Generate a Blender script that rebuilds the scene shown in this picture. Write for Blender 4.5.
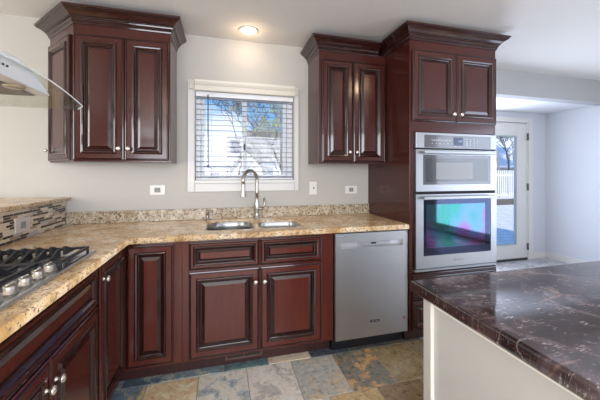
import bpy, bmesh, math, random
from math import radians as R, sin, cos, pi
from mathutils import Vector, Matrix

random.seed(7)
for o in list(bpy.data.objects):
    bpy.data.objects.remove(o, do_unlink=True)
SC = bpy.context.scene
COL = SC.collection

# ------------------------------------------------------------------ camera
cam_d = bpy.data.cameras.new('camera')
cam = bpy.data.objects.new('camera', cam_d)
COL.objects.link(cam)
cam.location = (-0.7722, -2.6002, 1.2996)
cam.rotation_euler = (R(90), 0, R(-14.727))
cam_d.sensor_width = 36
cam_d.lens = 36 * 296.34 / 600
cam_d.shift_y = -(200 - 172.94) / 600
cam_d.clip_start = 0.05
SC.camera = cam

# ------------------------------------------------------------------ world, sun, big lights, exposure
SC.view_settings.view_transform = 'Standard'
SC.view_settings.look = 'None'
SC.view_settings.gamma = 1
SC.view_settings.use_curve_mapping = False
SC.view_settings.exposure = 0.85

w = bpy.data.worlds.new('sky')
SC.world = w
w.use_nodes = True
nt = w.node_tree
nt.nodes.clear()
wo = nt.nodes.new('ShaderNodeOutputWorld')
bg = nt.nodes.new('ShaderNodeBackground')
tc = nt.nodes.new('ShaderNodeTexCoord')
sep = nt.nodes.new('ShaderNodeSeparateXYZ')
grad = nt.nodes.new('ShaderNodeValToRGB')
grad.color_ramp.elements[0].position = 0.0
grad.color_ramp.elements[0].color = (0.85, 0.90, 0.95, 1)
grad.color_ramp.elements[1].position = 0.45
grad.color_ramp.elements[1].color = (0.05, 0.22, 0.62, 1)
grad.color_ramp.elements.new(0.10).color = (0.24, 0.54, 0.92, 1)
nz = nt.nodes.new('ShaderNodeTexNoise')
nz.inputs['Scale'].default_value = 3.2
nz.inputs['Detail'].default_value = 6
mp = nt.nodes.new('ShaderNodeMapping')
mp.inputs['Scale'].default_value = (1, 1, 3)
cr = nt.nodes.new('ShaderNodeValToRGB')
cr.color_ramp.elements[0].position = 0.55
cr.color_ramp.elements[1].position = 0.74
mix = nt.nodes.new('ShaderNodeMix')
mix.data_type = 'RGBA'
L = nt.links.new
L(tc.outputs['Generated'], sep.inputs[0])
L(sep.outputs['Z'], grad.inputs[0])
L(tc.outputs['Generated'], mp.inputs[0])
L(mp.outputs[0], nz.inputs['Vector'])
L(nz.outputs['Fac'], cr.inputs[0])
L(cr.outputs[0], mix.inputs['Factor'])
L(grad.outputs[0], mix.inputs[6])
mix.inputs[7].default_value = (1, 1, 1, 1)
L(mix.outputs[2], bg.inputs['Color'])
bg.inputs['Strength'].default_value = 0.72
L(bg.outputs[0], wo.inputs[0])


def light(name, kind, loc, rot, energy, color, **kw):
    d = bpy.data.lights.new(name, kind)
    d.energy = energy
    d.color = color
    for k, v in kw.items():
        setattr(d, k, v)
    o = bpy.data.objects.new(name, d)
    o.location = loc
    o.rotation_euler = rot
    COL.objects.link(o)
    return o


# winter sun from behind the house, low
light('sun', 'SUN', (0, -5, 8), (R(58), 0, R(-28)), 2.3, (1.0, 0.95, 0.88), angle=R(0.6))
# daylight entering at the unseen front and side windows and patio door
light('daylight_patio_door', 'AREA', (3.96, -3.35, 1.15), (0, R(90), 0), 42, (0.72, 0.82, 1.0),
      shape='RECTANGLE', size=1.95, size_y=2.3)
light('daylight_front_window', 'AREA', (-0.9, -5.38, 1.55), (R(90), 0, 0), 85, (0.92, 0.95, 1.0),
      shape='RECTANGLE', size=3.4, size_y=1.5)
light('daylight_side_window', 'AREA', (-4.38, -2.6, 1.5), (0, R(-90), 0), 52, (1.0, 0.93, 0.84),
      shape='RECTANGLE', size=1.5, size_y=2.4)
light('nook_fill', 'AREA', (2.55, 0.80, 1.25), (R(-90), 0, 0), 26, (0.72, 0.82, 1.0),
      shape='RECTANGLE', size=0.8, size_y=1.7)  # added fill lamp brightening the nook; the wall has no window here

# ------------------------------------------------------------------ materials
def mat(name, color=(.8, .8, .8), rough=.5, metal=0., coat=0., spec=.5, **kw):
    m = bpy.data.materials.new(name)
    m.use_nodes = True
    b = m.node_tree.nodes['Principled BSDF']
    b.inputs['Base Color'].default_value = (*color, 1)
    b.inputs['Roughness'].default_value = rough
    b.inputs['Metallic'].default_value = metal
    b.inputs['Coat Weight'].default_value = coat
    b.inputs['Specular IOR Level'].default_value = spec
    for k, v in kw.items():
        b.inputs[k].default_value = v
    return m


def N(m, typ, **inp):
    n = m.node_tree.nodes.new(typ)
    for k, v in inp.items():
        n.inputs[k.replace('_', ' ')].default_value = v
    return n


def coords(m, scale=(1, 1, 1), rot=(0, 0, 0)):
    t = N(m, 'ShaderNodeTexCoord')
    p = N(m, 'ShaderNodeMapping')
    p.inputs['Scale'].default_value = scale
    p.inputs['Rotation'].default_value = rot
    m.node_tree.links.new(t.outputs['Object'], p.inputs[0])
    return p.outputs[0]


def ramp(m, fac, stops, interp='LINEAR'):
    r = N(m, 'ShaderNodeValToRGB')
    cr_ = r.color_ramp
    cr_.interpolation = interp
    while len(cr_.elements) < len(stops):
        cr_.elements.new(.5)
    for e, (p, c) in zip(cr_.elements, stops):
        e.position = p
        e.color = (*c, 1) if len(c) == 3 else c
    m.node_tree.links.new(fac, r.inputs[0])
    return r.outputs[0]


def mixc(m, fac, a, b, mode='MIX'):
    x = N(m, 'ShaderNodeMix')
    x.data_type = 'RGBA'
    x.blend_type = mode
    for s, i in ((fac, 0), (a, 6), (b, 7)):
        if isinstance(s, (int, float)):
            x.inputs[i].default_value = s
        elif isinstance(s, tuple):
            x.inputs[i].default_value = (*s, 1)
        else:
            m.node_tree.links.new(s, x.inputs[i])
    return x.outputs[2]


def B(m):
    return m.node_tree.nodes['Principled BSDF']


def bump(m, h, strength=.1, dist=.01):
    n = N(m, 'ShaderNodeBump', Strength=strength, Distance=dist)
    m.node_tree.links.new(h, n.inputs['Height'])
    m.node_tree.links.new(n.outputs[0], B(m).inputs['Normal'])


def noise(m, vec, scale, detail=4, rough=.55, out='Fac', dist=0.):
    n = N(m, 'ShaderNodeTexNoise', Scale=scale, Detail=detail, Roughness=rough, Distortion=dist)
    m.node_tree.links.new(vec, n.inputs['Vector'])
    return n.outputs[out]


def voro(m, vec, scale, feature='F1', out='Distance'):
    n = N(m, 'ShaderNodeTexVoronoi', Scale=scale)
    n.feature = feature
    m.node_tree.links.new(vec, n.inputs['Vector'])
    return n.outputs[out]


def setc(m, s, inp='Base Color'):
    m.node_tree.links.new(s, B(m).inputs[inp])


WHITE = (1, 1, 1)

wall_m = mat('wall paint', (.49, .47, .435), .75)
_n = noise(wall_m, coords(wall_m), 90, 3)
bump(wall_m, _n, .06, .002)
nookwall_m = mat('wall paint daylit in colour', (.60, .62, .67), .75)  # wall paint made paler and bluer, cool daylight put into the colour
bump(nookwall_m, noise(nookwall_m, coords(nookwall_m), 90, 3), .06, .002)
ceil_m = mat('ceiling paint', (.74, .72, .70), .85)
bump(ceil_m, noise(ceil_m, coords(ceil_m), 60, 3), .08, .003)
trim_m = mat('white trim', (.67, .66, .64), .35)
bump(trim_m, noise(trim_m, coords(trim_m), 30, 2), .02, .002)
vinyl_m = mat('white vinyl', (.80, .82, .86), .3)
blind_m = mat('blind slat white', (.82, .83, .85), .4)
slat_shade_m = mat('blind slat shaded in colour', (.17, .17, .185), .45)  # white slats; their backlit shade is put into this grey
val_m = mat('valance cream', (.68, .63, .55), .35)


def wood(name, base, dark, rough=.19):
    m = mat(name, base, rough, coat=.15, spec=.45)
    B(m).inputs['Coat Roughness'].default_value = .08
    v = coords(m, (14, 14, 1.3))
    n = noise(m, v, 3.5, 3, .5, dist=.4)
    c = ramp(m, n, [(.30, dark), (.62, base)])
    v2 = coords(m)
    n2 = noise(m, v2, 2.2, 3)
    c = mixc(m, n2, c, tuple(min(1, x * 1.25) for x in base))
    setc(m, c)
    return m


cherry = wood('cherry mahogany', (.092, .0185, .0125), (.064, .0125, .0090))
cherry_shade = wood('cherry shaded in colour', (.050, .0110, .0082), (.037, .0082, .0064))  # same cherry darkened; upper and tall cabinets' shade put into the colour
cherry_d = wood('dark cherry moulding', (.028, .0068, .0056), (.020, .0050, .0042), .12)
B(cherry_d).inputs['Coat Weight'].default_value = .5
B(cherry_d).inputs['Coat Roughness'].default_value = .05
glaze = wood('dark glaze', (.016, .006, .006), (.008, .004, .004), .14)
toe_m = wood('toe kick board', (.045, .013, .011), (.02, .007, .007), .45)

steel = mat('brushed steel', (.62, .62, .63), .30, 1.0)
_v = coords(steel, (1.5, 1.5, 160))
_s = noise(steel, _v, 4, 3)
setc(steel, ramp(steel, _s, [(.3, (.54, .54, .55)), (.7, (.57, .57, .575))]))
setc(steel, ramp(steel, _s, [(.3, (.36,) * 3), (.7, (.40,) * 3)]), 'Roughness')
ovensteel = steel.copy()
for _n in ovensteel.node_tree.nodes:
    if _n.type == 'VALTORGB' and _n.color_ramp.elements[0].color[2] > .425:
        for _e in _n.color_ramp.elements:
            _e.color = (.37, .37, .375, 1)
sinksteel = mat('satin sink steel', (.42, .42, .42), .32, 1.0)
chrome = mat('satin nickel', (.46, .43, .39), .33, 1.0)
knob_m = mat('pale nickel knob', (.80, .74, .66), .25, .85)
darkm = mat('black plastic', (.012, .012, .014), .35)
gap_m = mat('dark gap', (.01, .009, .009), .7)
iron = mat('cast iron', (.018, .018, .022), .42)
bump(iron, noise(iron, coords(iron), 400, 2), .15, .001)
panelgrey = mat('control glass grey', (.10, .10, .115), .12, coat=.6)
mwglass = mat('microwave door glass', (.09, .09, .105), .08, coat=.6)
mwinner = mat('microwave inner screen', (.24, .245, .26), .25)
ovenglass = mat('oven door glass', (.035, .04, .07), .05, metal=.95)
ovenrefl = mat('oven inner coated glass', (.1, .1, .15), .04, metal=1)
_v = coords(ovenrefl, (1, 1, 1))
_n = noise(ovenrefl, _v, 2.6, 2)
setc(ovenrefl, ramp(ovenrefl, _n, [(.40, (.03, .13, .115)), (.5, (.07, .12, .18)), (.60, (.13, .06, .16))]))  # iridescent reflection tints of the coating put into the base colour
display_m = mat('display', (.012, .014, .06), .15)
icon_m = mat('panel lettering', (.62, .64, .68), .4)
bezel_m = mat('badge dark', (.02, .02, .025), .3, .3)
badge_l = mat('badge light', (.75, .75, .76), .3, .6)
faint_m = mat('engraved mark', (.30, .30, .32), .4, .6)
plate_m = mat('outlet plate', (.76, .74, .70), .35)
plate_s = mat('steel outlet plate', (.62, .58, .54), .35, .3)
outlet_g = mat('outlet insert grey', (.26, .26, .25), .45)
sticker_r = mat('red sticker print', (.55, .24, .22), .5)
sticker_b = mat('blue sticker', (.20, .24, .34), .5)
vent_m = mat('bronze register', (.15, .085, .065), .45, .2)
panelwhite = mat('island white paint', (.57, .55, .525), .4)
bead_m = mat('island edge bead', (.86, .83, .76), .3)

# granite with gold ground and dark specks
granite = mat('golden granite', (.6, .45, .3), .20, spec=.3)
_v = coords(granite)
g1 = noise(granite, _v, 7, 5, .6)
base = ramp(granite, g1, [(.34, (.52, .30, .11)), (.47, (.73, .50, .26)), (.60, (.87, .70, .48))])
g2 = noise(granite, _v, 38, 5, .8)
base = mixc(granite, ramp(granite, g2, [(.52, (0, 0, 0)), (.60, (1, 1, 1))]), base, (.36, .22, .12))
g3 = voro(granite, _v, 85)
dk = ramp(granite, g3, [(.22, (1, 1, 1)), (.32, (0, 0, 0))])
g4 = noise(granite, _v, 16, 3, .7)
gm = ramp(granite, g4, [(.40, (0, 0, 0)), (.47, (1, 1, 1))])
dkm = mixc(granite, 1.0, dk, gm, 'MULTIPLY')
base = mixc(granite, dkm, base, (.075, .05, .045))
g5 = voro(granite, _v, 70)
lt = ramp(granite, g5, [(.10, (1, 1, 1)), (.2, (0, 0, 0))])
base = mixc(granite, mixc(granite, 1.0, lt, ramp(granite, g4, [(.40, WHITE), (.5, (0, 0, 0))]), 'MULTIPLY'), base, (.78, .70, .58))
setc(granite, base)

# speckled version of the same slab, cut for the upstand
backgran = mat('speckled granite upstand', (.6, .45, .3), .2, coat=.2)
_v = coords(backgran)
base = ramp(backgran, noise(backgran, _v, 22, 5, .65), [(.34, (.30, .21, .13)), (.5, (.47, .38, .26)), (.66, (.62, .54, .42))])
dk = ramp(backgran, noise(backgran, _v, 75, 3, .7), [(.53, (0, 0, 0)), (.60, (1, 1, 1))])
setc(backgran, mixc(backgran, dk, base, (.09, .06, .05)))

# dark island stone with pale flecks and veins
island_m = mat('dark brown marble', (.05, .03, .03), .06, coat=0, IOR=1.7)
B(island_m).inputs['Coat Roughness'].default_value = .03
_v = coords(island_m, (1, 1, 1), (0, 0, R(28)))
i1 = noise(island_m, _v, 5.5, 6, .65, dist=.8)
base = ramp(island_m, i1, [(.30, (.012, .008, .009)), (.44, (.036, .022, .023)), (.55, (.085, .058, .060)), (.70, (.21, .17, .185))])
_v2 = coords(island_m, (1, 5.5, 1), (0, 0, R(-24)))
i2 = noise(island_m, _v2, 24, 5, .75, dist=1.5)
fl = ramp(island_m, i2, [(.56, (0, 0, 0)), (.66, (1, 1, 1))])
i3 = noise(island_m, _v, 26, 4)
fl = mixc(island_m, 1.0, fl, ramp(island_m, i3, [(.47, (0, 0, 0)), (.58, WHITE)]), 'MULTIPLY')
base = mixc(island_m, fl, base, (.66, .60, .60))
_v3 = coords(island_m, (1.0, 2.6, 1), (0, 0, R(-14)))
i4 = voro(island_m, _v3, 2.1, 'DISTANCE_TO_EDGE')
vm = ramp(island_m, i4, [(.0, (1, 1, 1)), (.018, (0, 0, 0))])
base = mixc(island_m, mixc(island_m, 1.0, vm, ramp(island_m, i1, [(.45, (0, 0, 0)), (.6, (.6, .6, .6))]), 'MULTIPLY'), base, (.40, .25, .20))
setc(island_m, base)
tanspot = mat('tan stone inclusion', (.50, .28, .14), .1, coat=.3)

# mosaic: thin glass and stone strips
mosaic = mat('strip mosaic', (.6, .5, .4), .2)
_t = N(mosaic, 'ShaderNodeTexCoord')
_sx = N(mosaic, 'ShaderNodeSeparateXYZ')
_cx = N(mosaic, 'ShaderNodeCombineXYZ')
mosaic.node_tree.links.new(_t.outputs['Object'], _sx.inputs[0])
mosaic.node_tree.links.new(_sx.outputs['Y'], _cx.inputs['X'])
mosaic.node_tree.links.new(_sx.outputs['Z'], _cx.inputs['Y'])
br = N(mosaic, 'ShaderNodeTexBrick', Scale=1.0)
br.inputs['Color1'].default_value = (0, 0, 0, 1)
br.inputs['Color2'].default_value = (1, 1, 1, 1)
br.inputs['Mortar'].default_value = (.5, .5, .5, 1)
br.inputs['Brick Width'].default_value = .085
br.inputs['Row Height'].default_value = .0145
br.inputs['Mortar Size'].default_value = .0009
br.offset = .37
br.squash = .7
br.squash_frequency = 3
mosaic.node_tree.links.new(_cx.outputs[0], br.inputs['Vector'])
mc = ramp(mosaic, br.outputs['Color'], [(0, (.055, .03, .022)), (.20, (.035, .022, .018)), (.34, (.56, .45, .33)), (.55, (.30, .20, .13)), (.68, (.62, .52, .40)), (.86, (.40, .35, .32))], 'CONSTANT')
mc = mixc(mosaic, br.outputs['Fac'], mc, (.60, .54, .45))
setc(mosaic, mc)

# slate floor: tile colours live on the tiles, cleft pattern from noise
slate = mat('slate tile', (.3, .3, .3), .30)
at = N(slate, 'ShaderNodeAttribute')
at.attribute_name = 'tone'
at2 = N(slate, 'ShaderNodeAttribute')
at2.attribute_name = 'accent'
at3 = N(slate, 'ShaderNodeAttribute')
at3.attribute_name = 'shift'
_t = N(slate, 'ShaderNodeTexCoord')
_ad = N(slate, 'ShaderNodeVectorMath')
_ad.operation = 'ADD'
slate.node_tree.links.new(_t.outputs['Object'], _ad.inputs[0])
slate.node_tree.links.new(at3.outputs['Vector'], _ad.inputs[1])
_v = _ad.outputs[0]
s1 = noise(slate, _v, 7.5, 8, .74, dist=.4)
c1 = mixc(slate, ramp(slate, s1, [(.50, (0, 0, 0)), (.56, (1, 1, 1))]), at.outputs['Color'], at2.outputs['Color'])
s2 = noise(slate, _v, 30, 5, .7, dist=.5)
c1 = mixc(slate, .55, c1, ramp(slate, s2, [(.3, (.25, .25, .25)), (.7, (.85, .85, .85))]), 'OVERLAY')
setc(slate, c1)
bump(slate, s1, .35, .004)
setc(slate, ramp(slate, s2, [(.3, (.22,) * 3), (.7, (.42,) * 3)]), 'Roughness')
grout = mat('grout', (.42, .38, .31), .8)
bump(grout, noise(grout, coords(grout), 300, 2), .2, .001)


def pane_mat(name, tint=(1, 1, 1), refl=.08):
    m = bpy.data.materials.new(name)
    m.use_nodes = True
    n = m.node_tree
    n.nodes.clear()
    o = n.nodes.new('ShaderNodeOutputMaterial')
    mx = n.nodes.new('ShaderNodeMixShader')
    tr = n.nodes.new('ShaderNodeBsdfTransparent')
    gl = n.nodes.new('ShaderNodeBsdfGlossy')
    fr = n.nodes.new('ShaderNodeFresnel')
    tr.inputs[0].default_value = (*tint, 1)
    gl.inputs['Roughness'].default_value = .01
    geo = n.nodes.new('ShaderNodeNewGeometry')      # same outside angle on both faces of the sheet
    mr = n.nodes.new('ShaderNodeMapRange')
    mr.inputs['To Min'].default_value = 1.45
    mr.inputs['To Max'].default_value = 1 / 1.45
    n.links.new(geo.outputs['Backfacing'], mr.inputs['Value'])
    n.links.new(mr.outputs[0], fr.inputs[0])
    n.links.new(fr.outputs[0], mx.inputs[0])
    n.links.new(tr.outputs[0], mx.inputs[1])
    n.links.new(gl.outputs[0], mx.inputs[2])
    n.links.new(mx.outputs[0], o.inputs[0])
    return m


pane_m = pane_mat('window glass')
hoodglass = pane_mat('hood glass', (.90, .93, .92))
edge_m = mat('glass edge', (.75, .82, .80), .1, 0, 0, .8)


def emis(name, color, s):
    m = mat(name, color, .5)
    B(m).inputs['Emission Color'].default_value = (*color, 1)
    B(m).inputs['Emission Strength'].default_value = s
    return m


lamp_m = emis('lit lamp lens', (1, .93, .80), 9)

# ------------------------------------------------------------------ mesh builder
class MB:
    def __init__(self):
        self.v, self.f, self.mi, self.sm = [], [], [], []

    def add(self, vs, fs, m=0, smooth=False, M=None):
        b = len(self.v)
        for p in vs:
            p = Vector(p)
            self.v.append(M @ p if M else p)
        for k, f in enumerate(fs):
            self.f.append([b + i for i in f])
            self.mi.append(m[k] if isinstance(m, list) else m)
            self.sm.append(smooth)
        return self

    def box(self, x0, x1, y0, y1, z0, z1, m=0, M=None):
        vs = [(x, y, z) for x in (x0, x1) for y in (y0, y1) for z in (z0, z1)]
        fs = [(0, 1, 3, 2), (4, 6, 7, 5), (0, 4, 5, 1), (2, 3, 7, 6), (0, 2, 6, 4), (1, 5, 7, 3)]
        return self.add(vs, fs, m, False, M)

    def prism(self, poly, z0, z1, m=0, M=None):
        n = len(poly)
        vs = [(x, y, z0) for x, y in poly] + [(x, y, z1) for x, y in poly]
        fs = [list(range(n))[::-1], list(range(n, 2 * n))] + [(i, (i + 1) % n, n + (i + 1) % n, n + i) for i in range(n)]
        return self.add(vs, fs, m, False, M)

    def lathe(self, prof, M=None, seg=20, m=0, smooth=True):
        vs, fs = [], []
        for r, z in prof:
            for k in range(seg):
                a = 2 * pi * k / seg
                vs.append((r * cos(a), r * sin(a), z))
        for i in range(len(prof) - 1):
            for k in range(seg):
                k2 = (k + 1) % seg
                fs.append((i * seg + k, i * seg + k2, (i + 1) * seg + k2, (i + 1) * seg + k))
        fs.append(list(range(seg))[::-1])
        fs.append([(len(prof) - 1) * seg + k for k in range(seg)])
        return self.add(vs, fs, m, smooth, M)

    def tube(self, pts, rad, seg=8, m=0, M=None):
        pts = [Vector(p) for p in pts]
        if not hasattr(rad, '__len__'):
            rad = [rad] * len(pts)
        vs, fs = [], []
        t0 = (pts[1] - pts[0]).normalized()
        up = Vector((0, 0, 1)) if abs(t0.z) < .9 else Vector((1, 0, 0))
        n = t0.cross(up).normalized()
        for i, p in enumerate(pts):
            a = pts[max(i - 1, 0)]
            b = pts[min(i + 1, len(pts) - 1)]
            t = (b - a).normalized()
            n = (n - t * n.dot(t)).normalized()
            bn = t.cross(n)
            for k in range(seg):
                an = 2 * pi * k / seg
                vs.append(p + (n * cos(an) + bn * sin(an)) * rad[i])
        for i in range(len(pts) - 1):
            for k in range(seg):
                k2 = (k + 1) % seg
                fs.append((i * seg + k, i * seg + k2, (i + 1) * seg + k2, (i + 1) * seg + k))
        fs.append(list(range(seg))[::-1])
        fs.append([(len(pts) - 1) * seg + k for k in range(seg)])
        return self.add(vs, fs, m, True, M)

    def rings(self, w, h, prof, M=None, mats=None):
        """a mitred panel: prof is a list of (inset, out); local x width, z height, -y out"""
        vs, fs, mm = [], [], []
        for ins, out in prof:
            vs += [(ins, -out, ins), (w - ins, -out, ins), (w - ins, -out, h - ins), (ins, -out, h - ins)]
        for i in range(len(prof) - 1):
            for k in range(4):
                k2 = (k + 1) % 4
                fs.append((i * 4 + k, i * 4 + k2, (i + 1) * 4 + k2, (i + 1) * 4 + k))
                mm.append(mats[i] if mats else 0)
        l = (len(prof) - 1) * 4
        fs.append((l, l + 1, l + 2, l + 3))
        mm.append(0)
        fs.append((3, 2, 1, 0))
        mm.append(0)
        return self.add(vs, fs, mm, False, M)

    def build(self, name, mats, parent=None, bevel=0, seg=2, origin=None):
        me = bpy.data.meshes.new(name)
        o = bpy.data.objects.new(name, me)
        org = Vector((0, 0, 0))
        if parent is not None:
            org = ORG[parent]
        elif origin is not None:
            org = Vector(origin)
        me.from_pydata([tuple(p - org) for p in self.v], [], self.f)
        for x in (mats if isinstance(mats, (list, tuple)) else [mats]):
            me.materials.append(x)
        for p, i, s in zip(me.polygons, self.mi, self.sm):
            p.material_index = i
            p.use_smooth = s
        bm = bmesh.new()
        bm.from_mesh(me)
        bmesh.ops.recalc_face_normals(bm, faces=bm.faces)
        bm.to_mesh(me)
        bm.free()
        COL.objects.link(o)
        if parent is not None:
            o.parent = parent
            ORG[o] = org
        else:
            o.location = org
            ORG[o] = org
        if bevel:
            md = o.modifiers.new('bevel', 'BEVEL')
            md.width = bevel
            md.segments = seg
            md.limit_method = 'ANGLE'
            md.angle_limit = R(40)
        return o


ORG = {}


def thing(name, label, cat, loc, group=None):
    o = bpy.data.objects.new(name, None)
    o.empty_display_size = .1
    o.location = loc
    COL.objects.link(o)
    ORG[o] = Vector(loc)
    o['label'] = label
    o['category'] = cat
    if group:
        o['group'] = group
    return o


def tag(o, label, cat, group=None):
    o['label'] = label
    o['category'] = cat
    if group:
        o['group'] = group
    return o


def struct(o):
    o['kind'] = 'structure'
    return o


def T(x, y, z):
    return Matrix.Translation((x, y, z))


def face_M(x, y, z, ang=0):
    """local x = along the face, -y = outwards; ang turns about z"""
    return T(x, y, z) @ Matrix.Rotation(ang, 4, 'Z')


def text_obj(name, s, size, M, m, parent, extrude=.0004):
    c = bpy.data.curves.new(name, 'FONT')
    c.body = s
    c.size = size
    c.extrude = extrude
    c.align_x = 'CENTER'
    c.align_y = 'CENTER'
    t = bpy.data.objects.new(name + '_tmp', c)
    COL.objects.link(t)
    bpy.context.view_layer.update()
    me = bpy.data.meshes.new_from_object(t.evaluated_get(bpy.context.evaluated_depsgraph_get()))
    bpy.data.objects.remove(t, do_unlink=True)
    MM = Matrix.Translation(-ORG[parent]) @ M @ Matrix.Rotation(R(90), 4, 'X')
    me.transform(MM)
    me.materials.clear()
    me.materials.append(m)
    o = bpy.data.objects.new(name, me)
    COL.objects.link(o)
    o.parent = parent
    ORG[o] = ORG[parent]
    return o


def slab(name, outline, holes, z0, z1, m, bevel=.006, parent=None):
    """stone slab with cut-outs from 2D curves"""
    cu = bpy.data.curves.new(name, 'CURVE')
    cu.dimensions = '2D'
    cu.fill_mode = 'BOTH'
    cu.extrude = (z1 - z0) / 2 - bevel
    cu.bevel_depth = bevel
    cu.bevel_resolution = 3
    cu.offset = -bevel
    for pts in [outline] + holes:
        sp = cu.splines.new('POLY')
        sp.points.add(len(pts) - 1)
        for p, (x, y) in zip(sp.points, pts):
            p.co = (x, y, 0, 1)
        sp.use_cyclic_u = True
    t = bpy.data.objects.new(name + '_tmp', cu)
    COL.objects.link(t)
    bpy.context.view_layer.update()
    me = bpy.data.meshes.new_from_object(t.evaluated_get(bpy.context.evaluated_depsgraph_get()))
    bpy.data.objects.remove(t, do_unlink=True)
    org = ORG[parent] if parent else Vector((0, 0, 0))
    me.transform(T(0, 0, (z0 + z1) / 2) @ Matrix.Translation(-org))
    me.materials.clear()
    me.materials.append(m)
    bm = bmesh.new()
    bm.from_mesh(me)
    bmesh.ops.remove_doubles(bm, verts=bm.verts, dist=1e-5)
    bmesh.ops.recalc_face_normals(bm, faces=bm.faces)
    bm.to_mesh(me)
    bm.free()
    o = bpy.data.objects.new(name, me)
    COL.objects.link(o)
    ORG[o] = org
    if parent:
        o.parent = parent
    return o


# ------------------------------------------------------------------ room shell
CZ = 2.44
NX = 4.03        # right wall
NY = 0.84        # nook wall with glazed door
WX0, WX1, WZ0, WZ1 = -.990, -.148, 1.240, 1.985

b = MB()
b.box(-4.5, WX0, 0, .12, 0, CZ).box(WX1, 1.45, 0, .12, 0, CZ)
b.box(WX0, WX1, 0, .12, 0, WZ0).box(WX0, WX1, 0, .12, WZ1, CZ)
struct(b.build('wall_back', wall_m))
struct(MB().box(1.45, NX, 0, .12, 2.168, CZ).build('wall_header', mat('wall paint shaded in colour', (.39, .39, .40), .75)))  # same paint as the back wall, its shade put into a darker grey
DX0, DX1, DZ1 = 2.80, 3.66, 2.045     # nook door opening
b = MB()
b.box(1.33, DX0, NY, NY + .12, 0, CZ).box(DX1, NX + .12, NY, NY + .12, 0, CZ).box(DX0, DX1, NY, NY + .12, DZ1, CZ)
b.box(1.33, 1.45, .12, NY, 0, CZ)
struct(b.build('wall_nook', nookwall_m))
PY0, PY1, PZ = -4.35, -2.35, 2.08     # patio door opening in the right wall
b = MB()
b.box(NX, NX + .12, PY1, NY, 0, CZ).box(NX, NX + .12, -5.5, PY0, 0, CZ).box(NX, NX + .12, PY0, PY1, PZ, CZ)
struct(b.build('wall_right', nookwall_m))
b = MB()
FX0, FX1, FZ0, FZ1 = -2.65, .85, .8, 2.3
b.box(-4.5, FX0, -5.62, -5.5, 0, CZ).box(FX1, NX + .12, -5.62, -5.5, 0, CZ).box(FX0, FX1, -5.62, -5.5, 0, FZ0).box(FX0, FX1, -5.62, -5.5, FZ1, CZ)
struct(b.build('wall_front', wall_m))
b = MB()
SY0, SY1, SZ0, SZ1 = -3.85, -1.35, .75, 2.25
b.box(-4.62, -4.5, -5.62, SY0, 0, CZ).box(-4.62, -4.5, SY1, .12, 0, CZ).box(-4.62, -4.5, SY0, SY1, 0, SZ0).box(-4.62, -4.5, SY0, SY1, SZ1, CZ)
struct(b.build('wall_left', wall_m))
struct(MB().box(-4.62, NX + .12, -5.62, NY + .12, CZ, CZ + .12).build('ceiling', ceil_m))
struct(MB().box(1.45, NX, .12, NY, 2.20, CZ).build('ceiling.001', mat('nook ceiling paint', (.74, .75, .78), .8)))

# floor tiles
PAL = [((.34, .34, .33), (.20, .22, .26)), ((.16, .19, .22), (.25, .26, .25)), ((.20, .16, .10), (.30, .22, .12)),
       ((.42, .36, .27), (.33, .27, .20)), ((.13, .13, .13), (.20, .17, .12)), ((.30, .24, .15), (.13, .15, .17)),
       ((.24, .25, .25), (.42, .40, .36))]
SPEC = {  # (row, column) -> tone, accent
    ('s', -1.365): ((.055, .085, .125), (.24, .28, .25)), ('s', -1.065): ((.12, .17, .20), (.26, .29, .26)),
    ('s', -.765): ((.07, .12, .14), (.12, .17, .16)), ('s', -.465): ((.50, .42, .32), (.42, .36, .28)),
    ('s', -.165): ((.045, .06, .075), (.06, .07, .08)), ('s', .135): ((.055, .06, .062), (.075, .07, .06)),
    ('s', .435): ((.09, .075, .05), (.07, .065, .055)),
    (0, -1.515): ((.10, .15, .20), (.34, .26, .13)),
    (0, -1.215): ((.42, .32, .20), (.52, .44, .33)), (0, -.915): ((.46, .45, .41), (.22, .26, .29)),
    (0, -.615): ((.48, .46, .43), (.30, .30, .29)), (0, -.315): ((.27, .28, .27), (.33, .28, .21)),
    (0, -.015): ((.115, .115, .10), (.36, .21, .09)), (0, .285): ((.17, .13, .07), (.21, .17, .10)),
    (0, .585): ((.15, .12, .075), (.19, .15, .09)),
    (1, -1.365): ((.12, .18, .24), (.42, .34, .22)),
    (1, -1.065): ((.44, .40, .32), (.52, .24, .14)), (1, -.765): ((.42, .41, .38), (.55, .27, .16)), (1, -.465): ((.46, .44, .40), (.30, .30, .28)),
    (1, -.165): ((.28, .21, .11), (.34, .26, .14)), (1, .135): ((.13, .09, .05), (.17, .12, .07)),
    (1, .435): ((.13, .10, .06), (.19, .14, .08)),
}
fv, ff, tone, acc, shf = [], [], [], [], []
G = .0028


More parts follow.
